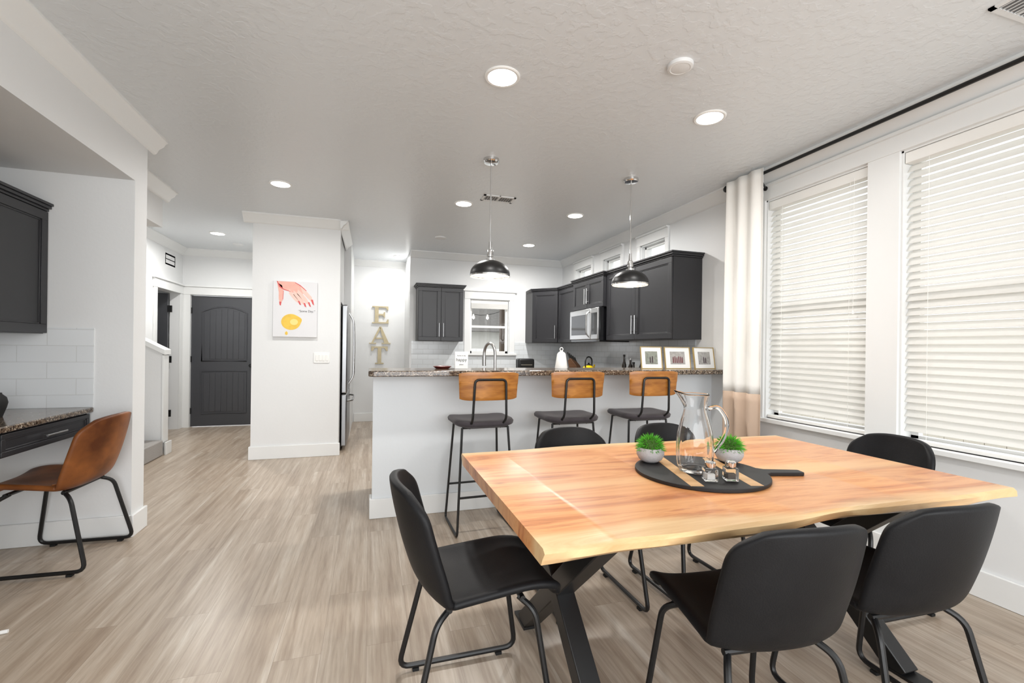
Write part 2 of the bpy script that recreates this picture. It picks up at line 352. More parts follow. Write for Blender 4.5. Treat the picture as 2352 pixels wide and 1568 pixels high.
crown((.57, YB), (XR, YB), (0, -1), 'white crown moulding on the kitchen back wall')
crown((-.27, YH), (.57, YH), (0, -1), 'white crown moulding above the wall letters')
crown((-2.75, YH), (-1.26, YH), (0, -1), 'white crown moulding above the dark hall door')
crown((-2.75, 6.32), (-2.75, YH), (1, 0), 'white crown moulding above the open doorway')
crown((-1.35, 5.7), (-.255, 5.7), (0, -1), 'white crown moulding across the front of the column')
crown((-.345, 5.61), (-.345, 6.9), (1, 0), 'white crown moulding along the refrigerator side of the column')
crown((XL, -2.6), (XL, YP+.09), (1, 0), 'white crown moulding above the desk niche')
crown((-1.88, YP), (-1.88, 5.17), (1, 0), 'white crown moulding on the stair header')
def base(name, x0, x1, y0, y1, label): struct('baseboard_'+name, MB().box(x0, x1, y0, y1, 0, .145), M['trim'], label, 'baseboard', bev=.004)
base('right', XR-.018, XR, -2.6, 3.52, 'white baseboard under the tall windows')
base('bar', .007, XR-.02, 3.522, 3.54, 'white baseboard along the front of the bar')
base('bar_end', .007, .025, 3.54, 3.66, 'white baseboard on the left end of the bar')
base('column', -1.278, -.327, 5.682, 5.7, 'white baseboard on the front of the column')
base('column_side', -1.278, -1.26, 5.7, YH-.02, 'white baseboard on the hall side of the column')
base('hall', -.25, .57, YH-.018, YH, 'white baseboard under the wall letters')
base('niche', -2.3, XL, YN-.018, YN, 'white baseboard on the end wall of the desk niche')
base('left', XL, XL+.018, YN-.018, YP+.018, 'white baseboard wrapping the left wall corner')
base('stair', -2.248, -2.228, 6.182, 6.34, 'white baseboard at the foot of the stair half wall')
struct('wall_backsplash', MB().box(.6, 1.42, YB-.008, YB, .92, 1.37).box(1.42, 2.24, YB-.008, YB, .92, 1.13).box(2.24, XR-.01, YB-.008, YB, .92, 1.37), M['tileb'], 'white subway tile on the kitchen back wall', 'tile')
struct('wall_backsplash_right', MB().box(XR-.008, XR, 3.76, YB-.01, .92, 1.385), M['tiler'], 'grey subway tile under the right wall cabinets', 'tile')
struct('wall_backsplash_desk', MB().box(-2.29, -1.71, YN-.008, YN, .865, 1.375), M['tiled'], 'white subway tile on the end wall of the desk niche', 'tile')
struct('wall_backsplash_desk_back', MB().box(-2.3, -2.292, 1.6, YN-.01, .865, 1.33), M['tiled2'], 'white subway tile on the back of the desk niche', 'tile')

# windows
def side_window(n, y0, y1, z0, z1, label, big):
    e = empty('window_%d' % n, (XR, (y0+y1)/2, z0), 0, label, 'window', kind='structure')
    b = MB(); c = .0925 if big else .06
    b.box(XR-.02, XR, y0-c, y0, z0, z1).box(XR-.02, XR, y1, y1+c, z0, z1)
    b.box(XR-.025, XR, y0-c, y1+c, z1, z1+.1).box(XR-.045, XR, y0-c, y1+c, z1+.1, z1+.12)
    b.box(XR+.0, XR+.14, y0, y0+.012, z0, z1).box(XR, XR+.14, y1-.012, y1, z0, z1).box(XR, XR+.14, y0, y1, z1-.012, z1)
    b.build('window_frame', M['trim'], e, w=True)
    MB().box(XR-.05 if big else XR-.02, XR+.14, y0-(c if big else 0), y1+(c if big else 0), z0-.03, z0).build('window_sill', M['trim'], e, w=True, bev=.003)
    s = MB(); f = .04 if big else .025; x0 = XR+.09 if big else XR+.05; x1 = x0+.04
    s.box(x0, x1, y0+.012, y0+.012+f, z0, z1-.012).box(x0, x1, y1-.012-f, y1-.012, z0, z1-.012).box(x0, x1, y0+.01, y1-.01, z0, z0+f).box(x0, x1, y0+.01, y1-.01, z1-f-.012, z1-.012)
    if big: s.box(x0-.005, x1, y0+.01, y1-.01, (z0+z1)/2-.03, (z0+z1)/2+.03)
    s.build('sash', M['white'], e, w=True)
    MB().box(x0+.018, x0+.022, y0+.02, y1-.02, z0+.02, z1-.03).build('glass_pane', M['pane'], e, w=True)
side_window(1, *WA, 'tall window beside the curtain', True)
side_window(2, *WB, 'tall window nearest the camera at right edge', True)
for k, t in enumerate(TR): side_window(3+k, *t, ['high small window nearest, above the large cabinet', 'high small window in the middle of three', 'high small window farthest, by the corner'][k], False)
e = empty('window_6', ((WK[0]+WK[1])/2, YB, WK[2]), 0, 'kitchen window with white frame above the sink counter', 'window', kind='structure')
x0, x1, z0, z1 = WK
b = MB().box(x0-.09, x0, YB-.02, YB, z0, z1).box(x1, x1+.09, YB-.02, YB, z0, z1).box(x0-.09, x1+.09, YB-.025, YB, z1, z1+.12).box(x0-.12, x1+.12, YB-.045, YB, z1+.12, z1+.145)
b.box(x0, x0+.012, YB, YB+.12, z0, z1).box(x1-.012, x1, YB, YB+.12, z0, z1).box(x0, x1, YB, YB+.12, z1-.012, z1)
b.build('window_frame', M['trim'], e, w=True, bev=.002)
MB().box(x0-.12, x1+.12, YB-.05, YB+.12, z0-.03, z0).build('window_sill', M['trim'], e, w=True, bev=.003)
s = MB(); f = .035; ya, yb = YB+.06, YB+.1
s.box(x0+.012, x0+.045, ya, yb, z0, z1-.01).box(x1-.045, x1-.012, ya, yb, z0, z1-.01).box(x0+.01, x1-.01, ya, yb, z0, z0+f).box(x0+.01, x1-.01, ya, yb, z1-f-.01, z1-.01).box(x0+.01, x1-.01, ya-.005, yb, 1.6, 1.635)
s.build('sash', M['white'], e, w=True)
MB().box(x0+.02, x1-.02, YB+.078, YB+.082, z0+.02, z1-.02).build('glass_pane', M['pane'], e, w=True)

# blinds
def blind(y0, y1, z0, z1, label):
    e = empty('window_blind', (XR+.04, (y0+y1)/2, z0), 0, label, 'blind')
    y0 += .016; y1 -= .016; z1 -= .014
    MB().box(XR+.005, XR+.075, y0, y1, z1-.065, z1).build('headrail', M['cream'], e, w=True, bev=.003)
    b = MB(); z = z1-.095; p = .0435; w = .05; th = R(56)
    while z > z0+.05:
        m = MX.Translation((XR+.042, 0, z)) @ MX.Rotation(-th, 4, 'Y')
        b.box(-w/2, w/2, y0, y1, -.0014, .0014, m); z -= p
    b.build('slats', M['slat'], e, w=True)
    MB().box(XR+.012, XR+.068, y0, y1, z0+.002, z0+.026).build('bottom_rail', M['cream'], e, w=True, bev=.003)
    for yy in (y0+.12, y1-.12): MB().tube([(XR+.014, yy, z1-.06), (XR+.014, yy, z0+.02)], .0012, 5).build('ladder_cord', M['cream'], e, w=True)
    c = MB().tube([(XR-.004, y0+.08, z1-.05), (XR-.004, y0+.08, 1.56)], .0013, 5); c.lathe([(0, .0), (.007, .005), (.006, .03), (0, .035)], (XR-.004, y0+.08, 1.53), 8)
    c.build('lift_cord', M['cream'], e, w=True)
blind(*WA, 'white slatted blind in the tall window beside the curtain')
blind(*WB, 'white slatted blind in the tall window at right edge of photo')
e = empty('window_blind', (1.825, YB+.03, 1.90), 0, 'white blind drawn up in the small kitchen window', 'blind')
MB().box(1.52, 2.13, YB+.01, YB+.055, 1.985, 2.035).build('headrail', M['cream'], e, w=True)
b = MB()
for k in range(14): b.box(1.52, 2.13, YB+.006, YB+.056, 1.905+k*.0057, 1.909+k*.0057)
b.build('slats', M['cream'], e, w=True)

# doors
def panel_door(e, W, mt, hinge_side):
    MB().box(0, W, 0, .04, .008, 2.03).build('door_slab', mt, e, bev=.002)
    x0, x1 = .14, W-.14; xm = W/2; hw = (x1-x0)/2
    def arch(z1, rise, ins):
        pts = [(x0+ins, 1.02+ins), (x1-ins, 1.02+ins)]
        for k in range(13):
            a = k/12; x = (x1-ins)+((x0+ins)-(x1-ins))*a
            pts.append((x, z1-ins+rise*(1-((x-xm)/hw)**2)))
        return pts
    def ring(poly):
        b = MB(); b.tube([V((p[0], -.001, p[1])) for p in poly], .011, 6, True); return b
    ring(arch(1.78, .09, 0)).build('panel_moulding', mt, e)
    ring([(x0, .2), (x1, .2), (x1, .86), (x0, .86)]).build('panel_moulding', mt, e)
    b = MB(); n = 7; st = (x1-x0-.06)/n
    for k in range(n):
        xa = x0+.03+k*st+.003; xb = xa+st-.006; zt = min(1.75+.09*(1-((q-xm)/hw)**2) for q in (xa, xb))
        b.box(xa, xb, -.006, .002, 1.05, zt)
    b.build('upper_panel', mt, e, bev=.002)
    b = MB()
    for k in range(n):
        xa = x0+.03+k*st+.003; b.box(xa, xa+st-.006, -.006, .002, .23, .83)
    b.build('lower_panel', mt, e, bev=.002)
    for z in (.25, 1.05, 1.8): MB().box(-.018, .012, -.012, .004, z-.045, z+.045).build('hinge', M['black'], e)
    k = MB(); rm = MX.Rotation(R(90), 4, 'X'); k.lathe([(.03, 0), (.03, .008), (.01, .012), (.01, .035), (.026, .042), (.028, .055), (.018, .066), (0, .068)], (W-.07, 0, .95), 16, rm); k.build('door_knob', M['black'], e)
e = empty('door_1', (-2.635, YH+.03, 0), 0, 'dark grey arched panel door at the end of the hall', 'door', kind='structure'); panel_door(e, .90, M['door'], 'l')
e = empty('door_2', (-2.85, 8.0, 0), R(180), 'dark grey door standing open in the left hall doorway', 'door', kind='structure')
MB().box(.02, .78, 0, .04, .008, 2.03).build('door_slab', M['door'], e, bev=.002)
for z in (.25, 1.05, 1.8): MB().box(-.035, .02, .03, .05, z-.05, z+.05).build('hinge', M['black'], e)
MB().box(.14, .66, .04, .046, 1.03, 1.8).build('upper_panel', M['door'], e, bev=.004)
MB().box(.14, .66, .04, .046, .2, .86).build('lower_panel', M['door'], e, bev=.004)
b = MB().box(-2.74, -2.64, YH-.022, YH, 0, 2.04).box(-1.73, -1.64, YH-.022, YH, 0, 2.04).box(-2.75, -1.63, YH-.027, YH, 2.04, 2.16).box(-2.75, -1.61, YH-.05, YH, 2.16, 2.185)
struct('trim_20', b, M['trim'], 'white casing around the dark hall door', 'trim', bev=.003)
b = MB().box(-2.75, -2.728, 7.16, 7.25, 0, 2.04).box(-2.75, -2.728, 8.03, 8.12, 0, 2.04).box(-2.75, -2.723, 7.15, 8.12, 2.04, 2.16).box(-2.75, -2.70, 7.13, 8.12, 2.16, 2.185)
struct('trim_21', b, M['trim'], 'white casing around the open hall doorway', 'trim', bev=.003)

# stairs
e = empty('staircase', (-2.25, 5.7, 0), 0, 'grey carpeted staircase rising left behind the white wall', 'stairs')
b = MB(); prof = [(-2.25, 0)]
for k in range(5): prof += [(-2.25-.27*k, .18*(k+1)), (-2.25-.27*(k+1), .18*(k+1))]
prof.append((-3.6, 0))
b.prism(prof, fxz, 5.12, 6.165); b.build('carpet_steps', M['carpet'], e, w=True, bev=.015)

# ------------------------------------------------------------------ ceiling things
DL = [(.663, 2.36, 9, 'bright round recessed light nearest the camera, above the floor by the table'), (2.016, 2.36, 9, 'bright round recessed light above the table near the windows'), (-.79, 4.56, 10, 'round recessed light in front of the white column'),
      (.89, 4.56, 17, 'round recessed light just left of the ceiling vent'), (2.13, 4.56, 19, 'round recessed light between the two pendants over the kitchen'), (2.13, 6.09, 19, 'round recessed light farthest back in the kitchen'),
      (-1.93, 6.87, 19, 'round recessed light in the hall before the dark door'), (.436, 7.58, 7, 'round recessed light by the wall letters')]
for (x, y, en, lb) in DL:
    e = empty('recessed_light', (x, y, CEIL-.012), 0, lb, 'ceiling light', 'recessed ceiling lights')
    MB().lathe([(.078, .012), (.096, .012), (.096, .008), (.09, .004), (.078, .005), (.078, .012)], n=36).build('trim_ring', M['white'], e)
    MB().lathe([(0, .006), (.078, .006), (.078, .0115), (0, .0115)], n=36).build('lens', M['lamp'], e)
    l = bpy.data.lights.new('downlight', 'AREA'); l.shape = 'DISK'; l.size = .15; l.energy = en; l.color = (1, .98, .95); l.spread = R(170)
    o = bpy.data.objects.new('downlight', l); COL.objects.link(o); o.parent = e; o.location = (0, 0, -.012)
def disc(x, y, r, lb, cat, name):
    o = MB().lathe([(0, -.02), (r*.6, -.02), (r*.72, -.018), (r*.78, -.02), (r*.95, -.016), (r, -.008), (r, 0), (0, 0)], (0, 0, 0), 32).build(name, M['dullwhite']); o.location = (x, y, CEIL); tag(o, lb, cat)
disc(1.5, 1.975, .065, 'round white smoke detector on the ceiling near the windows', 'smoke detector', 'smoke_detector')
disc(.878, 6.06, .075, 'small round white disc on the kitchen ceiling', 'detector', 'ceiling_detector')
disc(-1.84, 7.49, .075, 'small round white disc on the hall ceiling', 'detector', 'ceiling_detector')
def vent(loc, sx, sy, lb, rot=None):
    e = empty('air_vent', loc, 0, lb, 'vent')
    if rot: e.rotation_euler = rot
    b = MB(); f = .022
    b.box(-sx/2, sx/2, -sy/2, -sy/2+f, -.008, 0).box(-sx/2, sx/2, sy/2-f, sy/2, -.008, 0).box(-sx/2, -sx/2+f, -sy/2, sy/2, -.008, 0).box(sx/2-f, sx/2, -sy/2, sy/2, -.008, 0).box(-.006, .006, -sy/2, sy/2, -.007, 0)
    b.build('frame', M['dullwhite'], e)
    MB().box(-sx/2+.02, sx/2-.02, -sy/2+.02, sy/2-.02, -.002, -.0005).build('backing', M['grille'], e)
    b = MB(); n = int(sx/.026)
    for k in range(n):
        x = -sx/2+.03+k*(sx-.06)/(n-1); b.box(-.0012, .0012, -sy/2+.02, sy/2-.02, -.006, .006, MX.Translation((x, 0, -.005)) @ MX.Rotation(R(40), 4, 'Y'))
    b.build('louvres', M['dullwhite'], e)
vent((1.18, 4.30, CEIL), .32, .17, 'white ceiling vent behind the left pendant')
vent((2.63, 1.17, CEIL), .30, .15, 'white ceiling vent at the top right corner of the photo')
vent((-2.75, 7.7, 2.48), .16, .34, 'white wall vent above the open hall doorway', (0, R(90), 0))

# pendants
def make_pendant():
    e = empty('pendant_lamp', (0, 0, 0))
    MB().lathe([(0, CEIL), (.062, CEIL), (.062, CEIL-.02), (.055, CEIL-.03), (.012, CEIL-.034), (0, CEIL-.034)]).build('canopy', M['chrome'], e)
    MB().tube([(0, 0, CEIL-.03), (0, 0, 2.07)], .006, 10).build('rod', M['chrome'], e)
    MB().lathe([(0, 2.10), (.012, 2.10), (.014, 2.04), (.022, 2.035), (.026, 2.0), (.026, 1.985), (.018, 1.98), (.018, 1.972), (.036, 1.968), (.036, 1.95), (0, 1.95)]).build('socket', M['chrome'], e)
    out = [(.034, 1.957)]+[(.155*sin(a), 1.846+.112*cos(a)) for a in [R(q) for q in range(15, 91, 5)]]
    inn = [(r-.004, z-.004) for (r, z) in out]
    MB().lathe(out+[(.155, 1.836), (.152, 1.836)]+[(r-.002, z-.002) for (r, z) in out[::-1]], n=44).build('shade', M['black'], e)
    MB().lathe(inn, n=44).build('shade_lining', M['lining'], e)
    MB().lathe([(.156, 1.842), (.158, 1.84), (.158, 1.83), (.152, 1.83), (.152, 1.838)], n=44).build('shade_rim', M['chrome'], e)
    MB().lathe([(0, 1.845), (.024, 1.852), (.034, 1.874), (.026, 1.905), (.014, 1.92), (.014, 1.95), (0, 1.95)], n=18).build('bulb', M['bulb'], e)
    return e
p1 = make_pendant(); p2 = copy_tree(p1)
for p, x, lb in ((p1, .88, 'black dome pendant lamp hanging over left of the bar, near the vent'), (p2, 2.117, 'black dome pendant lamp hanging in front of the right wall cabinets')):
    p.location = (x, 3.42, 0); tag(p, lb, 'pendant lamp', 'pendant lamps over the bar')
    l = bpy.data.lights.new('pendant_light', 'POINT'); l.energy = 2.5; l.color = (1, .92, .8); l.shadow_soft_size = .03
    o = bpy.data.objects.new('pendant_light', l); COL.objects.link(o); o.parent = p; o.location = (0, 0, 1.835)

# ------------------------------------------------------------------ cabinets
def bar_handle(p, vert, L, parent, m=None):
    b = MB(); x, z = p; y = -.048
    if vert:
        b.tube([(x, y, z-L/2), (x, y, z+L/2)], .006, 10)
        for s in (-1, 1): b.tube([(x, y, z+s*L*.36), (x, -.019, z+s*L*.36)], .0045, 8)
    else:
        b.tube([(x-L/2, y, z), (x+L/2, y, z)], .006, 10)
        for s in (-1, 1): b.tube([(x+s*L*.36, y, z), (x+s*L*.36, -.019, z)], .0045, 8)
    return b.build('handle', M['steel'], parent)
def cabinet(name, label, loc, rz, w, d, h, doors, crown_=True, ends=(1, 1), group=None, poly=None, cat='cabinet'):
    e = empty(name, loc, rz, label, cat, group); b = MB()
    if poly: b.prism(poly, lambda a, c, t: V((a, c, t)), 0, h)
    else: b.box(0, w, 0, d, 0, h)
    b.build('body', M['cab'], e, bev=.002)
    for (x0, x1, z0, z1, hs) in doors:
        m = MB(); fr = .055 if z1-z0 > .2 else .025
        m.box(x0, x1, -.02, -.001, z0, z0+fr).box(x0, x1, -.02, -.001, z1-fr, z1).box(x0, x0+fr, -.02, -.001, z0+fr, z1-fr).box(x1-fr, x1, -.02, -.001, z0+fr, z1-fr)
        m.box(x0+fr-.001, x1-fr+.001, -.010, -.001, z0+fr-.001, z1-fr+.001)
        m.box(x0+fr, x1-fr, -.015, -.002, z0+fr, z0+fr+.01).box(x0+fr, x1-fr, -.015, -.002, z1-fr-.01, z1-fr).box(x0+fr, x0+fr+.01, -.015, -.002, z0+fr, z1-fr).box(x1-fr-.01, x1-fr, -.015, -.002, z0+fr, z1-fr)
        dr = m.build('drawer' if hs == 'h' else 'door', M['cab'], e, bev=.002)
        if hs == 'h': bar_handle(((x0+x1)/2, (z0+z1)/2), False, .17, dr)
        elif hs in 'lr': bar_handle((x0+.03 if hs == 'l' else x1-.03, z0+.16), True, .2, dr)
        elif hs in 'LR': bar_handle((x0+.03 if hs == 'L' else x1-.03, z1-.16), True, .2, dr)
    if crown_:
        c = MB()
        for (za, zb, o) in ((h, h+.016, .012), (h+.016, h+.034, .026), (h+.034, h+.05, .036)):
            if poly:
                c.prism([(-o*.5, -o), (w+o*.5, -o)]+poly[2:], lambda a, q, t: V((a, q, t)), za, zb)
            else: c.box(-o*ends[0], w+o*ends[1], -o-.01, d, za, zb)
        c.build('cornice', M['cab'], e, bev=.003)
    return e
G = 'dark kitchen wall cabinets'
cabinet('wall_cabinet', 'dark two door wall cabinet left of the small kitchen window', (.66, YB-.33, 1.37), 0, .67, .328, .79, [(.004, .333, .004, .786, 'r'), (.337, .666, .004, .786, 'l')], group=G)
rot = R(-45); wd = sqrt(2)*.32; o0 = V((2.43, YB-.33))
def loc2(p):
    q = V(p)-o0; return (q.x*cos(rot)+q.y*sin(rot), -q.x*sin(rot)+q.y*cos(rot))
poly = [(0, 0), (wd, 0), loc2((XR-.002, YB-.65)), loc2((XR-.002, YB-.002)), loc2((2.43, YB-.002))]
cabinet('wall_cabinet', 'dark angled corner wall cabinet right of the small kitchen window', (2.43, YB-.33, 1.37), rot, wd, .3, .79, [(.02, wd-.02, .004, .786, 'r')], poly=poly, group=G)
cabinet('wall_cabinet', 'narrow dark wall cabinet between corner cabinet and microwave', (2.75, YB-.652, 1.37), R(-90), .61, .328, .79, [(.004, .606, .004, .786, 'r')], ends=(0, 0), group=G)
cabinet('wall_cabinet', 'short dark two door cabinet above the microwave', (2.71, 5.80, 1.80), R(-90), .86, .368, .375, [(.004, .428, .004, .371, 'r'), (.432, .856, .004, .371, 'l')], group=G)
cabinet('wall_cabinet', 'large dark two door wall cabinet nearest the windows', (2.75, 4.93, 1.385), R(-90), 1.25, .328, .79, [(.004, .623, .004, .786, 'r'), (.627, 1.246, .004, .786, 'l')], ends=(0, 1), group=G)
cabinet('wall_cabinet', 'dark wall cabinet above the desk at left edge', (-1.97, YN-1.945, 1.335), R(90), 1.94, .318, .77, [(.004, .64, .004, .766, 'r'), (.645, 1.28, .004, .766, 'l'), (1.285, 1.936, .004, .766, 'l')], ends=(1, 0))
# base units
G = 'dark kitchen base cabinets behind the bar'
def basecab(label, loc, rz, w, d, n):
    ds = []
    for k in range(n):
        a = w*k/n+.004; c = w*(k+1)/n-.004; ds += [(a, c, .1, .68, 'R' if k % 2 == 0 else 'L'), (a, c, .70, .86, 'h')]
    cabinet('base_cabinet', label, loc, rz, w, d, .88, ds, False, group=G)
basecab('dark base cabinets on the kitchen side of the bar', (2.38, 4.28, 0), R(180), 2.33, .618, 5)
basecab('dark base cabinets along the kitchen back wall', (.62, YB-.6, 0), 0, 1.78, .59, 4)
basecab('dark base cabinet right of the range', (2.46, 4.98, 0), R(-90), .66, .61, 1)
basecab('dark base cabinet left of the range in the corner', (2.46, YB-.62, 0), R(-90), .66, .61, 1)
def slab(name, polyxy, z0, z1, lb, cat='countertop', bev=.006):
    o = MB().prism(polyxy, lambda a, c, t: V((a, c, t)), z0, z1).build(name, M['granite'], bev=bev); tag(o, lb, cat)
pp = [(XR-.002, 3.28), (XR-.002, 3.75)]
pp += [(.03-.04*sin(R(a)), 3.71+.04*cos(R(a))) for a in range(0, 91, 15)] + [(.03-.04*cos(R(a)), 3.32-.04*sin(R(a))) for a in range(0, 91, 15)]
slab('bar_countertop', pp, 1.07, 1.11, 'long brown speckled granite bar top')
slab('sink_countertop', [(.04, 3.665), (2.42, 3.665), (2.42, 4.31), (.04, 4.31)], .88, .92, 'lower granite counter with the tall faucet behind the bar')
slab('back_countertop', [(.6, YB-.63), (2.43, YB-.63), (2.43, YB-.01), (.6, YB-.01)], .88, .92, 'granite counter under the small kitchen window')
slab('side_countertop', [(2.43, 4.315), (XR-.01, 4.315), (XR-.01, 4.98), (2.43, 4.98)], .88, .92, 'granite counter under the large right cabinet')
slab('corner_countertop', [(2.435, 5.76), (XR-.01, 5.76), (XR-.01, YB-.01), (2.435, YB-.01)], .88, .92, 'granite counter in the kitchen corner')
slab('desk_countertop', [(-2.29, 1.61), (-1.705, 1.61), (-1.705, YN-.01), (-2.29, YN-.01)], .832, .864, 'granite desk top in the niche at left')
cabinet('desk_drawer_unit', 'dark drawer under the granite desk top with steel handle', (-1.74, YN-1.375, .70), R(90), 1.365, .5, .13, [(.62, 1.355, .01, .122, 'h')], False, cat='drawer')

# microwave, range, fridge
e = empty('microwave', (2.66, 5.78, 1.37), R(-90), 'stainless steel microwave mounted under the short cabinet', 'microwave')
MB().box(0, .82, 0, .41, 0, .425).build('body', M['darksteel'], e, bev=.004)
MB().box(.005, .62, -.025, -.001, .03, .42).build('door', M['steel'], e, bev=.008)
MB().box(.06, .52, -.028, -.02, .09, .35).build('window', M['darksteel'], e, bev=.01)
MB().box(.625, .815, -.025, -.001, .03, .42).build('control_panel', M['steel'], e, bev=.006)
MB().box(.65, .79, -.028, -.02, .09, .36).build('keypad', M['darksteel'], e)
MB().tube(fil([(.585, -.02, .06), (.585, -.065, .1), (.585, -.065, .35), (.585, -.02, .39)], .04), .01, 10).build('handle', M['steel'], e)
e = empty('range', (2.44, 5.745, 0), R(-90), 'steel kitchen range under the microwave', 'stove')
MB().box(0, .75, 0, .62, .02, .915).build('body', M['steel'], e, bev=.004)
MB().box(0, .75, .0, .62, .916, .93).build('cooktop', M['darksteel'], e, bev=.003)
MB().box(.02, .73, -.03, -.001, .2, .74).build('oven_door', M['darksteel'], e, bev=.005)
MB().tube([(.06, -.06, .7), (.69, -.06, .7)], .011, 10).build('handle', M['steel'], e)
e = empty('refrigerator', (-.7, 6.38, 0), 0, 'stainless steel french door refrigerator behind the column', 'refrigerator')
MB().box(-1.07, -.34, 5.925, 6.865, .02, 1.78).build('body', M['black'], e, w=True, bev=.005)
for (ya, yb, yh) in ((5.925, 6.39, 6.33), (6.4, 6.865, 6.46)):
    d_ = MB().box(-.335, -.265, ya, yb, .70, 1.785).build('door', M['fsteel'], e, w=True, bev=.015, seg=3)
    MB().tube(fil([(-.27, yh, .78), (-.205, yh, .88), (-.2, yh, 1.3), (-.21, yh, 1.62), (-.27, yh, 1.72)], .1), .012, 10).build('handle', M['steel'], d_, org=None).location = tuple(-V(e.location))
dr = MB().box(-.335, -.265, 5.925, 6.865, .05, .69).build('freezer_drawer', M['fsteel'], e, w=True, bev=.015, seg=3)
MB().tube(fil([(-.27, 6.0, .6), (-.205, 6.08, .6), (-.2, 6.4, .6), (-.205, 6.71, .6), (-.27, 6.79, .6)], .08), .012, 10).build('handle', M['steel'], dr).location = tuple(-V(e.location))

# ------------------------------------------------------------------ dining table
TX0, TX1, TY0, TY1 = .435, 2.40, 1.10, 2.22
tcx, tcy = (TX0+TX1)/2, (TY0+TY1)/2
te = empty('dining_table', (tcx, tcy, 0), 0, 'live edge wooden dining table on black crossed steel legs', 'table')
def wav(x, ph, k): return k*(.016*sin(3.1*x+ph)+.010*sin(6.3*x+1.7*ph))+.003*sin(15*x+ph)
bm_ = MB(); NX = 60; rows = []
hx = (TX1-TX0)/2; hy = (TY1-TY0)/2
for i in range(NX+1):
    x = -hx+2*hx*i/NX; yn = -hy+wav(x, .6, .6); yf = hy+wav(x, 2.1, .8)
    rows.append([(x, yn+.008, .76), (x, yn-.004+.004*sin(9*x), .75), (x, yn+.004+.008*sin(11*x+1)+.004*sin(23*x), .73), (x, yn+.03+.010*sin(8*x), .71),
                 (x, yf-.03, .71), (x, yf-.004, .73), (x, yf+.006, .75), (x, yf-.004, .76)])
vv = [[bm_.bm.verts.new(p) for p in r] for r in rows]
for i in range(NX):
    for k in range(8): bm_.bm.faces.new((vv[i][k], vv[i+1][k], vv[i+1][(k+1) % 8], vv[i][(k+1) % 8]))
bm_.bm.faces.new(vv[0]); bm_.bm.faces.new(vv[-1][::-1])
bm_.build('tabletop', M['table'], te)
for x in (.72-tcx, 2.05-tcx):
    b = MB(); ya, yb = 1.26-tcy, 2.02-tcy
    b.beam((x, ya, 0), (x, yb, .698), .075, .075, (1, 0, 0)); b.beam((x, yb, 0), (x, ya, .698), .075, .072, (1, 0, 0))
    lg = b.build('leg', M['black'], te, bev=.004)
    MB().box(x-.06, x+.06, ya-.09, yb+.09, .698, .709).build('mounting_plate', M['black'], lg)
    for yy in (ya, yb): MB().box(x-.04, x+.04, yy-.07, yy+.07, 0, .012).build('foot', M['black'], lg)

# ------------------------------------------------------------------ chairs
PROF = [(.25, .415), (.246, .45), (.16, .466), (.04, .456), (-.075, .445), (-.155, .456), (-.207, .508), (-.243, .605), (-.268, .70), (-.285, .78), (-.293, .835)]
WID = [.165, .196, .206, .21, .213, .216, .219, .221, .219, .208, .15]
def shell(u, s):
    x, z = cr(PROF, u); w = cr(WID, u); b = min(max((u-.36)/.3, 0), 1); b = b*b*(3-2*b)
    q = abs(s*w)/.22
    z += (1-b)*.035*q**3; x += b*.09*q**2.2; z -= b*.018*abs(s)**3*(1 if u > .8 else u/.8)
    return V((x, s*w, z))
def make_chair(name, seatm, legm):
    e = empty(name, (0, 0, 0))
    MB().grid(lambda u, v: shell(u*.5, v*2-1), 14, 14).build('seat', seatm, e, solid=.03, sub=1)
    MB().grid(lambda u, v: shell(.49+u*.51, v*2-1), 16, 16).build('backrest', seatm, e, solid=.03, sub=1)
    for s in (-1, 1):
        lg = MB().tube(fil([(.12, s*.14, .432), (.165, s*.185, .4), (.225, s*.215, .02), (-.255, s*.215, .02), (-.165, s*.18, .4), (-.11, s*.14, .43)], .05), .0105, 9).build('leg', legm, e)
        for xa in (.14, -.2): MB().box(xa, xa+.025, s*.215-.012, s*.215+.012, 0, .012).build('rubber_foot', M['rubber'], lg)
    MB().tube([(.13, -.16, .43), (.13, .16, .43)], .0105, 9).build('cross_bar', legm, e)
    MB().tube([(-.12, -.16, .428), (-.12, .16, .428)], .0105, 9).build('cross_bar', legm, e)
    return e
ch = make_chair('dining_chair', M['leather'], M['black'])
SP = [(.375, 1.62, 0, 'black leather dining chair at the left end of the table'), (1.135, 1.15, R(84), 'black leather dining chair in the middle foreground, back to the camera'),
      (1.715, 1.16, R(86), 'black leather dining chair in the right foreground, back to the camera'), (2.45, 1.73, R(178), 'black leather dining chair at the window end of the table'),
      (1.07, 2.10, R(-90), 'black leather dining chair on far side of table, nearer the left bar stool'), (1.69, 2.10, R(-88), 'black leather dining chair on far side of table, behind the glass pitcher')]
for k, (x, y, r, lb) in enumerate(SP):
    o = ch if k == 0 else copy_tree(ch)
    o.location = (x, y, 0); o.rotation_euler = (0, 0, r); tag(o, lb, 'chair', 'black dining chairs around the table')
bc = make_chair('desk_chair', M['brown'], M['black']); bc.location = (-1.74, 3.345, 0); bc.rotation_euler = (0, 0, R(177)); bc.scale = (1.05, 1.10, 1.03)
tag(bc, 'brown leather bucket chair pulled up to the desk niche', 'chair')
b = MB().tube([shell(.52, -.98+1.96*k/16)+V((.017, 0, .017)) for k in range(17)], .004, 6); b.build('seam', M['brown'], bc)

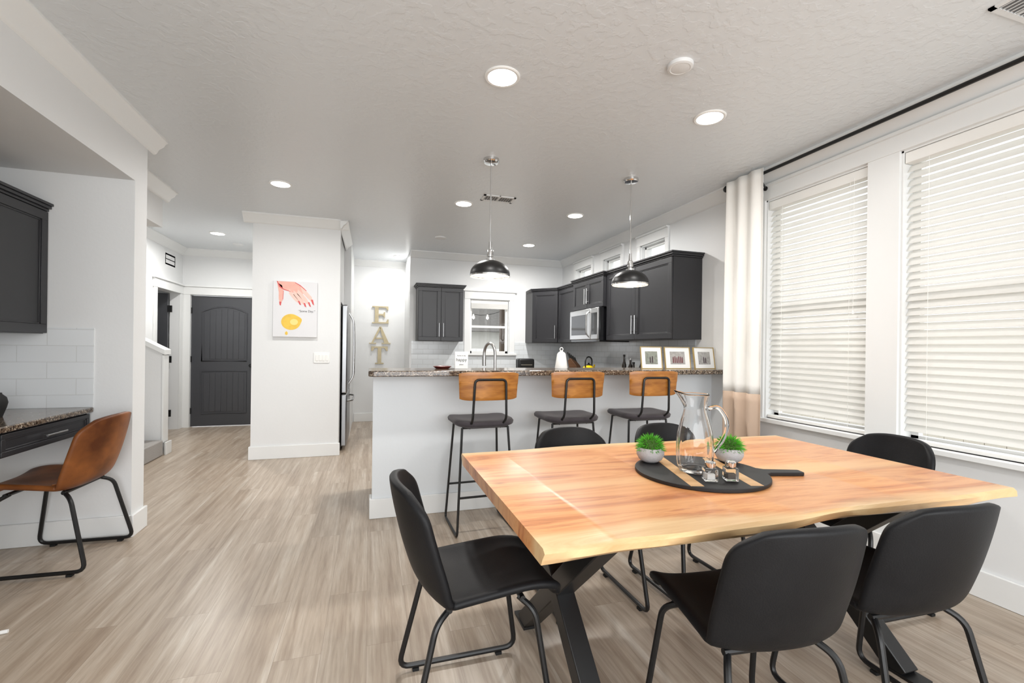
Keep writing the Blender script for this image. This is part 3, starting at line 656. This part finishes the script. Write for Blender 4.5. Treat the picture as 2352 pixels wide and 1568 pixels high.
# bar stools
def make_stool():
    e = empty('bar_stool', (0, 0, 0))
    def rr(w, d, r, n=6):
        pts = []
        for (cx, cy, a0) in ((w-r, d-r, 0), (-w+r, d-r, 90), (-w+r, -d+r, 180), (w-r, -d+r, 270)):
            for k in range(n+1): a = R(a0+90*k/n); pts.append((cx+r*cos(a), cy+r*sin(a)))
        return pts
    b = MB()
    lays = [(.19, .175, .725), (.212, .197, .735), (.216, .2, .752), (.205, .19, .768), (.17, .155, .772), (.08, .07, .766)]
    rings = []
    for (w, d, z) in lays: rings.append([b.bm.verts.new((p[0], p[1], z+.35*p[0]**2)) for p in rr(w, d, .09*w/.2)])
    for a, c in zip(rings, rings[1:]):
        n = len(a)
        for k in range(n): b.bm.faces.new((a[k], a[(k+1) % n], c[(k+1) % n], c[k]))
    b.bm.faces.new(rings[0][::-1]); b.bm.faces.new(rings[-1])
    b.build('seat', M['fabric'], e, ang=1.2)
    for s in (-1, 1):
        MB().tube(fil([(s*.165, .13, .728), (s*.205, .2, .009), (s*.205, -.2, .009), (s*.165, -.14, .728)], .03), .0085, 8).build('leg', M['black'], e)
    MB().tube([(-.192, .176, .26), (.192, .176, .26)], .008, 8).build('footrest', M['black'], e)
    MB().tube([(-.193, -.176, .26), (.193, -.176, .26)], .008, 8).build('footrest', M['black'], e)
    MB().tube([(-.165, .13, .728), (.165, .13, .728)], .0085, 8).tube([(-.165, -.14, .728), (.165, -.14, .728)], .0085, 8).tube([(-.12, -.15, .728), (-.12, .13, .728)], .007, 8).tube([(.12, -.15, .728), (.12, .13, .728)], .007, 8).build('seat_frame', M['black'], e)
    MB().tube(fil([(-.11, -.14, .725), (-.118, -.246, .80), (-.108, -.262, 1.065), (.108, -.262, 1.065), (.118, -.246, .80), (.11, -.14, .725)], .03), .0085, 8).build('back_frame', M['black'], e)
    def bk(u, v):
        s = v*2-1; z = .925+.19*u; x = s*(.2+.01*u); y = -.245+.04*s*s-.012*u
        return V((x, y, z+(-.012*abs(s)**8 if u > .5 else .012*abs(s)**8)))
    MB().grid(bk, 8, 24).build('backrest', M['stoolwood'], e, solid=.014, off=0, bev=.004)
    return e
st = make_stool()
for k, (x, y, r, lb) in enumerate([(.768, 3.22, R(2), 'left bar stool with curved wooden back and dark seat'), (1.45, 3.24, 0, 'middle bar stool of the three at the granite bar'), (2.11, 3.26, R(-2), 'right bar stool at the bar, nearest the curtain')]):
    o = st if k == 0 else copy_tree(st); o.location = (x, y, 0); o.rotation_euler = (0, 0, r); tag(o, lb, 'bar stool', 'wooden backed bar stools at the bar')

# ------------------------------------------------------------------ table centrepiece
bx, by = 1.335, 1.595; hd = R(-17)
e = empty('serving_board', (bx, by, .7605), hd, 'round black serving board with pale wood stripes on the table', 'serving board')
r = .265
pts = [(r*cos(R(a)), r*sin(R(a))) for a in range(10, 351, 5)] + [(r+.02, -.03), (r+.16, -.024), (r+.165, -.018), (r+.165, .018), (r+.16, .024), (r+.02, .03)]
MB().prism(pts, lambda a, c, t: V((a, c, t)), 0, .015).build('board', M['boardblack'], e, bev=.003)
for xa in (-.13, .10):
    xb = xa+.05; ya = sqrt(r*r-max(abs(xa), abs(xb))**2)-.002; MB().box(xa, xb, -ya, ya, .0148, .0156).build('wood_strip', M['strip'], e)
zb = .777
def plant(x, y, lb):
    e = empty('potted_plant', (x, y, zb), 0, lb, 'plant', 'small grass plants on the table')
    MB().lathe([(0, 0), (.032, 0), (.05, .012), (.06, .032), (.06, .048), (.053, .064), (.049, .064), (.049, .055), (0, .055)], n=30).build('bowl', M['stone'], e)
    b = MB()
    for k in range(620):
        th = random.uniform(0, 2*pi); ph = math.acos(random.uniform(-.12, 1)); L = random.uniform(.06, .078)
        d = V((sin(ph)*cos(th), sin(ph)*sin(th), cos(ph))); o = V((0, 0, .062))
        sd = d.cross(V((random.random()-.5, random.random()-.5, random.random()-.5))).normalized()*.0024
        p = o+d*.02; q = o+d*L*.65; tp = o+d*L+V((0, 0, -.006))
        v = [b.bm.verts.new(c) for c in (p-sd, p+sd, q+sd, q-sd, tp)]
        b.bm.faces.new((v[0], v[1], v[2], v[3])); b.bm.faces.new((v[3], v[2], v[4]))
    b.build('grass', M['green'], e)
    MB().lathe([(0, .052), (.046, .056), (.045, .075), (.03, .1), (0, .11)], n=18).build('moss', M['soil'], e)
plant(1.212, 1.772, 'small bright green grass plant in grey bowl left of the pitcher')
plant(1.56, 1.675, 'small bright green grass plant in grey bowl right of the pitcher')
e = empty('glass_pitcher', (1.298, 1.585, zb), R(-35), 'tall clear glass pitcher with curved handle on the black board', 'pitcher')
po = [(0, 0), (.052, 0), (.062, .008), (.069, .04), (.072, .09), (.069, .15), (.058, .205), (.049, .24), (.046, .262), (.049, .29), (.057, .322)]
ro = [(cr([q[0] for q in po], k/40), cr([q[1] for q in po], k/40)) for k in range(41)]
ri = [(max(a-.005, 0), max(c, .016)) for a, c in ro[::-1]]; ri = [q for q in ri if q[0] > .03]+[(0, .016)]
ro[0] = (0, 0)
b = MB().lathe(ro+ri, n=64)
for v in b.bm.verts:
    th = math.atan2(v.co.y, v.co.x); k = 1+.03*cos(8*th+14*v.co.z)*min(1, v.co.z/.03)*max(0, min(1, (.3-v.co.z)/.08))
    v.co.x *= k; v.co.y *= k
    if v.co.z > .27 and v.co.x < 0:
        k = (v.co.z-.27)/.05; c = max(0, 1-(abs(v.co.y)/.035)**2) if abs(v.co.y) < .035 else 0; v.co.x -= .028*k*c; v.co.z += .012*k*c
b.build('body', M['thinglass'], e, ang=2)
MB().tube(fil([(.05, 0, .262), (.088, 0, .275), (.126, 0, .22), (.117, 0, .15), (.073, 0, .085)], .06, 8), .0085, 10).build('handle', M['thinglass'], e, ang=2)
for (x, y, lb) in ((1.262, 1.452, 'square glass salt shaker, the left one in front of the pitcher'), (1.345, 1.436, 'square glass pepper shaker, the right one in front of the pitcher')):
    e = empty('shaker', (x, y, zb), R(-25), lb, 'shaker', 'glass shakers on the board')
    MB().box(-.024, .024, -.024, .024, 0, .05).build('glass_body', M['thinglass'], e, bev=.004)
    MB().box(-.014, .014, -.014, .014, .008, .028).build('filling', M['salt'] if 'salt' in lb else M['pepper'], e)
    MB().lathe([(0, .0505), (.019, .0505), (.02, .055), (.02, .07), (.016, .074), (0, .075)], n=20).build('cap', M['chrome'], e)

# ------------------------------------------------------------------ curtain & rod
ZR = 2.69; XRD = 2.96
e = empty('curtain', (2.9, 3.0, 0), 0, 'white curtain with tan lower band hanging left of the tall windows', 'curtain')
def cf(z0, z1):
    def f(u, v):
        z = z0+(z1-z0)*u; y = 2.81+.36*v; k = .6+.4*min(1, (2.72-z)/.7)
        return V((2.90+.015*k*sin(v*2*pi*2.6+.5+.15*z)+.005*k*sin(v*17+1), y+.005*sin(v*13+z*1.2)*k, z))
    return f
MB().grid(cf(.94, 2.712), 24, 90).build('upper_panel', M['curtain'], e, w=True, solid=.003)
MB().grid(cf(.006, .94), 14, 90).build('lower_band', M['tan'], e, w=True, solid=.003)
e = empty('curtain_rod', (XRD, 2, ZR), 0, 'black curtain rod above the tall windows', 'curtain rod')
MB().tube([(XRD, .4, ZR), (XRD, 3.22, ZR)], .0125, 12).build('pole', M['black'], e, w=True)
MB().lathe([(0, -.03), (.016, -.028), (.016, -.02), (.022, -.015), (.03, 0), (.022, .018), (0, .027)], (XRD, 3.245, ZR), 18, MX.Rotation(R(-90), 4, 'X')).build('finial', M['black'], e, w=True)
for yy in (2.9, .6): MB().tube([(XRD, yy, ZR-.01), (XR-.046, yy, ZR-.1)], .007, 8).lathe([(0, 0), (.018, 0), (.018, .008), (0, .008)], (XR-.054, yy, ZR-.1), 14, MX.Rotation(R(90), 4, 'Y')).build('bracket', M['black'], e, w=True)

# ------------------------------------------------------------------ wall things
e = empty('canvas_picture', (-.815, 5.7, 1.375), 0, 'white canvas picture of a hand above a lemon on the column', 'picture')
cx0, cx1, cz0, cz1 = -1.045, -.586, 1.375, 2.005
MB().box(cx0, cx1, 5.665, 5.699, cz0, cz1).build('canvas', M['canvas'], e, w=True, bev=.003)
def cp(px, py): return (cx0+(cx1-cx0)*px/101, cz1-(cz1-cz0)*py/126)
def art(name, polys, m, y):
    b = MB()
    for pl in polys: b.prism([cp(*q) for q in pl], fxz, y, 5.666)
    return b.build(name, m, e, w=True)
art('painted_hand', [[(8, 1), (48, 1), (60, 7), (72, 16), (70, 27), (56, 30), (40, 24), (26, 20), (14, 14)],
    [(9, 4), (20, 10), (23, 22), (22, 38), (19, 50), (15, 50), (13, 40), (13, 26)]], M['pink'], 5.6640)
art('painted_fingers', [[(62, 10), (74, 19), (88, 34), (91, 44), (87, 45), (80, 38), (66, 24)], [(56, 18), (66, 26), (78, 40), (83, 50), (79, 51), (70, 44), (54, 28)],
    [(46, 20), (56, 28), (68, 42), (73, 51), (69, 52), (60, 46), (46, 30)], [(36, 18), (44, 26), (54, 38), (60, 46), (56, 48), (48, 42), (36, 28)]], M['pink2'], 5.6634)
art('painted_nails', [[(86, 40), (91, 40), (94, 53), (90, 50)], [(79, 46), (83, 46), (87, 57), (83, 55)], [(69, 48), (73, 48), (76, 58), (72, 56)], [(56, 44), (60, 44), (64, 53), (60, 52)], [(14, 47), (19, 47), (18, 56), (15, 54)],
    [(8, 1), (10, 1), (16, 12), (24, 18), (40, 23), (40, 24), (24, 20), (14, 14)], [(50, 2), (62, 8), (76, 20), (75, 21), (61, 9.5), (49, 3)], [(23, 22), (24, 22), (23, 40), (21, 46), (22, 38)]], M['red'], 5.6630)
lem = []
for k in range(36):
    a = 2*pi*k/36; rx, rz = 22, 18; q = 4*max(0, cos(a-R(20)))**14
    lem.append((41+(rx+q)*cos(a)*1.0, 92-(rz)*sin(a)-q*.6*sin(R(20))))
art('painted_lemon', [lem], M['yellow'], 5.6636)
art('painted_drop', [[(31, 113), (34, 116), (34, 120), (31, 122), (28, 120), (28, 116)]], M['yellow'], 5.6636)
MB().prism([cp(48+9*cos(2*pi*k/20), 92-7*sin(2*pi*k/20)) for k in range(20)], fxz, 5.6631, 5.6634).build('lemon_highlight', mk('pale_lemon', lin(242, 220, 136), .6), e, w=True)
tx, tz = cp(77, 67)
text('lettering', '\u201cSome Day.\u201d', .034, M['grey_ink'], e, MX.Translation(V((tx, 5.6645, tz))-V(e.location)) @ MX.Rotation(R(90), 4, 'X'))
e = empty('light_switch', (-.535, 5.7, 1.14), 0, 'white four gang light switch plate on the column', 'light switch')
MB().box(-.62, -.45, 5.691, 5.7, 1.08, 1.2).build('plate', M['white'], e, w=True, bev=.003)
for k in range(4): MB().box(-.598+.037*k, -.573+.037*k, 5.685, 5.692, 1.105, 1.175).build('rocker', M['cream'], e, w=True, bev=.002)
e = empty('power_outlet', (.72, 3.54, .4), 0, 'white power outlet low on the bar wall behind the left stool', 'outlet')
MB().box(.685, .755, 3.533, 3.54, .34, .455).build('plate', M['white'], e, w=True, bev=.003)
for z in (.372, .423):
    s_ = MB().box(.702, .738, 3.529, 3.534, z-.016, z+.016).build('socket', M['cream'], e, w=True, bev=.004)
    for xa in (.711, .726): MB().box(xa, xa+.003, 3.5285, 3.53, z-.006, z+.008).build('slot', M['ink'], s_).location = tuple(-V(e.location))
def letter(ch_, x, z0, z1, w):
    h = z1-z0; b = MB(); t0, t1 = YH-.03, YH-.002
    def P(pl): b.prism([(x+a*w, z0+c*h) for a, c in pl], fxz, t0, t1)
    if ch_ == 'E':
        P([(-.5, 0), (.5, 0), (.5, .24), (.42, .24), (.34, .08), (-.12, .08), (-.12, .46), (.16, .46), (.2, .36), (.28, .36), (.28, .66), (.2, .66), (.16, .55), (-.12, .55), (-.12, .92), (.32, .92), (.4, .78), (.48, .78), (.48, 1), (-.5, 1), (-.5, .94), (-.34, .92), (-.34, .08), (-.5, .06)])
    else:
        P([(-.26, 0), (.26, 0), (.26, .06), (.11, .08), (.11, .91), (.3, .91), (.42, .74), (.5, .74), (.5, 1), (-.5, 1), (-.5, .74), (-.42, .74), (-.3, .91), (-.11, .91), (-.11, .08), (-.26, .06)])
    o = b.build('wall_letter', M['palebrass'], org=(x, YH-.016, z0)); tag(o, 'brass coloured capital letter %s on the far white wall' % ch_, 'letter', 'letters on the far wall')
letter('E', .165, 1.675, 1.97, .27); letter('T', .155, .98, 1.28, .27)
h0, h1, xw = 1.325, 1.62, .16
b = MB(); t0, t1 = YH-.03, YH-.002
q = lambda pl: b.prism([(xw+a*.35, h0+c*(h1-h0)) for a, c in pl], fxz, t0, t1)
q([(-.4, .06), (-.32, .06), (.03, .9), (-.03, 1)]); q([(-.03, 1), (.06, 1), (.42, .06), (.2, .06)]); q([(-.24, .28), (.14, .28), (.11, .36), (-.21, .36)]); q([(-.5, 0), (-.18, 0), (-.18, .06), (-.5, .06)]); q([(.08, 0), (.5, 0), (.5, .06), (.08, .06)])
tag(b.build('wall_letter', M['palebrass'], org=(xw, YH-.016, h0)), 'brass coloured capital letter A on the far white wall', 'letter', 'letters on the far wall')

# ------------------------------------------------------------------ on the bar and counters
ZB = 1.1105
def frame(x, y, w, h, rz, mt, lb, figs, fm):
    e = empty('photo_frame', (x, y, ZB), rz, lb, 'photo frame', 'photo frames on the bar')
    m = MX.Rotation(R(-9), 4, 'X'); f = .006
    b = MB().box(-w/2, w/2, 0, .015, 0, f, m).box(-w/2, w/2, 0, .015, h-f, h, m).box(-w/2, -w/2+f, 0, .015, f, h-f, m).box(w/2-f, w/2, 0, .015, f, h-f, m)
    b.build('frame_border', M['brass'], e)
    MB().box(-w/2+f, w/2-f, .006, .013, f, h-f, m).build('mat', M['white'], e)
    a, c = .29*w, .29*h
    MB().box(-a, a, .0045, .006, h/2-c, h/2+c, m).build('photo_print', mt, e)
    b = MB()
    for (fx, fh) in figs:
        xx = fx*a; b.box(xx-.006, xx+.006, .0035, .0045, h/2-c*.8, h/2-c*.8+fh*c*.9, m); b.lathe([(0, 0), (.005, .0), (.005, .0008), (0, .0008)], m @ V((xx, .0035, h/2-c*.8+fh*c*.9+.005)), 10, m @ MX.Rotation(R(90), 4, 'X'))
    b.build('photo_figures', fm, e)
    MB().box(-.02, .02, .02, .024, .0, h*.6, MX.Translation((0, .045, 0)) @ MX.Rotation(R(12), 4, 'X')).build('stand', M['ink'], e)
frame(2.405, 3.50, .205, .20, R(-6), M['photo1'], 'gold photo frame on the bar, left of the three, outdoor couple', [(-.2, .9), (.15, 1)], M['pfig'])
frame(2.675, 3.49, .262, .20, R(-3), M['photo2'], 'wide gold photo frame in the middle of three, family group', [(-.6, .9), (-.35, 1), (-.1, .8), (.15, 1), (.4, .95), (.62, .85)], M['pfig2'])
frame(2.945, 3.46, .24, .20, R(4), M['photo3'], 'gold photo frame on the bar nearest the curtain', [(-.1, .9), (.2, .8)], M['pfig'])
e = empty('word_sign', (.69, 3.55, ZB), R(-4), 'small white sign with the word happy on the bar', 'sign')
MB().box(-.052, .052, 0, .018, 0, .135).build('board', M['white'], e, bev=.002)
rx = MX.Rotation(R(90), 4, 'X')
text('lettering', 'home is my', .015, M['ink'], e, MX.Translation((0, -.0005, .105)) @ rx)
text('lettering', 'happy', .036, M['ink'], e, MX.Translation((0, -.0005, .072)) @ rx)
text('lettering', 'place', .015, M['ink'], e, MX.Translation((0, -.0005, .035)) @ rx)
e = empty('white_canister', (1.55, 3.56, ZB), 0, 'white tapered canister with small loop top on the bar', 'canister')
MB().lathe([(0, 0), (.052, 0), (.054, .008), (.036, .125), (.026, .138), (.014, .144), (.012, .155), (0, .155)], n=28).build('body', M['white'], e)
MB().tube([(.014*cos(2*pi*k/16), 0, .165+.014*sin(2*pi*k/16)) for k in range(16)], .0035, 6, True).build('loop', M['white'], e)
o = MB().lathe([(0, 0), (.05, 0), (.075, .018), (.07, .02), (.048, .006), (0, .006)], n=28).build('dish', M['darkred']); o.location = (.55, 3.62, ZB); tag(o, 'small dark red dish at the left of the bar', 'dish')
e = empty('faucet', (1.03, 3.79, .92), R(25), 'tall brushed steel gooseneck faucet behind the bar', 'faucet')
MB().lathe([(0, 0), (.028, 0), (.028, .01), (.02, .02), (.018, .12), (0, .12)], n=20).build('base', M['steel'], e)
pts = [(0, 0, .1), (0, 0, .3)]+[(0, .075-.075*cos(R(a)), .3+.1*sin(R(a))) for a in range(10, 181, 10)]+[(0, .15, .27)]
MB().tube(pts, .013, 12).build('spout', M['steel'], e)
MB().tube([(0, .15, .285), (0, .15, .2)], .017, 12).build('spray_head', M['steel'], e)
MB().tube([(.02, 0, .08), (.085, 0, .11)], .007, 8).build('lever', M['steel'], e)
e = empty('toaster', (2.29, 6.66, .92), 0, 'black two slot toaster on the back counter', 'toaster')
MB().box(-.13, .13, -.08, .08, .012, .2).build('body', M['black'], e, bev=.025, seg=4)
for ya in (-.045, .015): MB().box(-.1, .1, ya, ya+.03, .195, .2015).build('slot', M['grille'], e)
MB().box(.128, .15, -.015, .015, .12, .14).build('lever', M['steel'], e)
MB().box(-.11, .11, -.07, .07, 0, .012).build('base', M['rubber'], e)
MB().box(-.09, .09, -.083, -.079, .1, .112).build('band', M['steel'], e)
e = empty('knife_block', (2.8, 5.93, .92), R(-60), 'wooden knife block with dark handles beside the range', 'knife block')
MB().prism([(-.05, 0), (.09, 0), (.05, .12), (-.06, .23), (-.1, .19)], fxz, -.05, .05).build('block', M['knife'], e, bev=.003)
for k in range(5): MB().beam((-.06+.018*k, -.035+.0175*k, .2-.018*k), (-.115+.018*k, -.035+.0175*k, .31-.018*k), .02, .014, (0, 1, 0)).build('knife_handle', M['ink'], e, bev=.003)
e = empty('kettle', (2.75, 5.42, .93), R(30), 'yellow kettle with black handle on the range', 'kettle')
MB().lathe([(0, 0), (.09, 0), (.1, .02), (.095, .07), (.07, .115), (.035, .135), (0, .138)], n=30).build('body', M['kyellow'], e)
MB().lathe([(0, .137), (.034, .137), (.03, .146), (.012, .152), (.014, .166), (0, .17)], n=18).build('lid', M['black'], e)
MB().tube(fil([(-.075, 0, .11), (-.08, 0, .22), (0, 0, .255), (.08, 0, .22), (.075, 0, .11)], .06), .009, 8).build('handle', M['black'], e)
MB().tube([(.08, 0, .06), (.12, 0, .1), (.14, 0, .14)], [.02, .015, .011], 10).build('spout', M['kyellow'], e)
for k, (x, y, h, r_, lb) in enumerate([(2.82, 4.66, .30, .026, 'tall dark glass oil bottle, leftmost beside the photo frames'), (2.83, 4.54, .26, .03, 'dark bottle with steel cap, second from the left by the frames'), (2.8, 4.43, .22, .03, 'short dark seasoning bottle in front of the tile'), (2.84, 4.34, .27, .026, 'slim dark bottle right beside the left photo frame')]):
    e = empty('bottle', (x, y, .92), 0, lb, 'bottle', 'dark bottles on the side counter')
    MB().lathe([(0, 0), (r_, 0), (r_, h*.6), (r_*.45, h*.75), (r_*.4, h*.92), (0, h*.92)], n=18).build('body', M['bottle'], e)
    MB().lathe([(0, h*.92), (r_*.5, h*.92), (r_*.5, h), (0, h)], n=14).build('cap', M['steel'] if k % 2 else M['ink'], e)
o = MB().lathe([(0, 0), (.026, 0), (.03, .015), (.041, .05), (.047, .08), (.041, .108), (.024, .126), (.022, .134), (0, .134)], n=26).build('vase', M['ink']); o.location = (-1.965, 3.24, .8645); tag(o, 'small round black vase on the desk at left edge', 'vase')
e = empty('door_stop', (-1.55, 2.56, 0), R(10), 'small black rod with white tip on the floor at left edge', 'door stop')
MB().tube([(-.06, 0, .008), (.02, 0, .008)], .006, 8).build('rod', M['ink'], e)
MB().tube([(.02, 0, .008), (.045, 0, .008)], .008, 10).build('tip', M['white'], e)

# ------------------------------------------------------------------ outside
tag(MB().box(-14, 30, -14, 40, -.5, -.4).build('ground', M['grassy']), 'lawn outside the windows', 'ground', kind='structure')
b = MB()
for k in range(80): b.box(5.6, 5.63, -6+.16*k, -6+.16*k+.155, -.4, 1.45)
tag(b.build('fence', M['fence']), 'tan board fence outside the tall windows', 'fence')
e = empty('neighbour_house', (4.5, 16, -.4), 0, 'grey roofed house seen through the small kitchen window', 'house')
MB().box(0, 11, 16, 20, -.4, 1.9).build('wall', M['siding'], e, w=True)
MB().prism([(15.4, 1.85), (18, 3.5), (20.6, 1.85)], lambda a, c, t: V((t, a, c)), -.6, 11.6).build('roof', M['roof'], e, w=True)
b = MB()
for k in range(70): b.box(-2+.16*k, -2+.16*k+.15, 13, 13.03, -.4, 1.25)
b.box(-2, 9.2, 13.03, 13.07, 1.05, 1.13)
tag(b.build('fence', M['wfence']), 'white fence seen through the small kitchen window', 'fence')
e = empty('patio_post', (2.62, 9.0, -.4), 0, 'brown patio post outside the kitchen window', 'post')
MB().box(2.55, 2.69, 8.93, 9.07, -.4, 2.5).build('post', M['post'], e, w=True)
MB().box(1, 5, 8.9, 9.1, 2.5, 2.7).build('beam', M['post'], e, w=True)
e = empty('string_lights', (2.2, 9.3, 2.1), 0, 'string of small bulbs outside the kitchen window', 'string lights')
pts = [(1.6+.15*k, 9.3, 2.12-.16*sin(pi*k/8)) for k in range(9)]
MB().tube(pts, .006, 6).build('cord', M['ink'], e, w=True)
for k in range(1, 8, 2): MB().lathe([(0, -.1), (.025, -.08), (.025, -.05), (.012, -.03), (.012, 0), (0, 0)], pts[k], 10).build('bulb', M['bulb'], e, w=True)

# ------------------------------------------------------------------ light, camera
w = bpy.data.worlds.new('World'); scn.world = w; w.use_nodes = True
bg = w.node_tree.nodes['Background']; bg.inputs[0].default_value = (.95, .975, 1, 1); bg.inputs[1].default_value = 1.55
l = bpy.data.lights.new('rear_fill_light', 'AREA'); l.shape = 'RECTANGLE'; l.size = 3.6; l.size_y = 2.0; l.energy = 84; l.color = (.98, .99, 1)  # unseen fill lamp added behind the camera to brighten the room
o = bpy.data.objects.new('rear_fill_light', l); COL.objects.link(o); o.location = (.6, -2.5, 1.5); o.rotation_euler = (R(98), 0, 0)
cam = bpy.data.cameras.new('Camera'); cam.lens = 16; cam.sensor_width = 36; cam.shift_y = .0064; cam.clip_start = .02
co = bpy.data.objects.new('Camera', cam); COL.objects.link(co)
co.matrix_world = MX.Translation((0, 0, H)) @ MX.Rotation(-A, 4, 'Z') @ MX.Rotation(R(90), 4, 'X') @ MX.Rotation(R(.7), 4, 'Z')
scn.camera = co
scn.view_settings.view_transform = 'Standard'; scn.view_settings.look = 'None'; scn.view_settings.exposure = .58
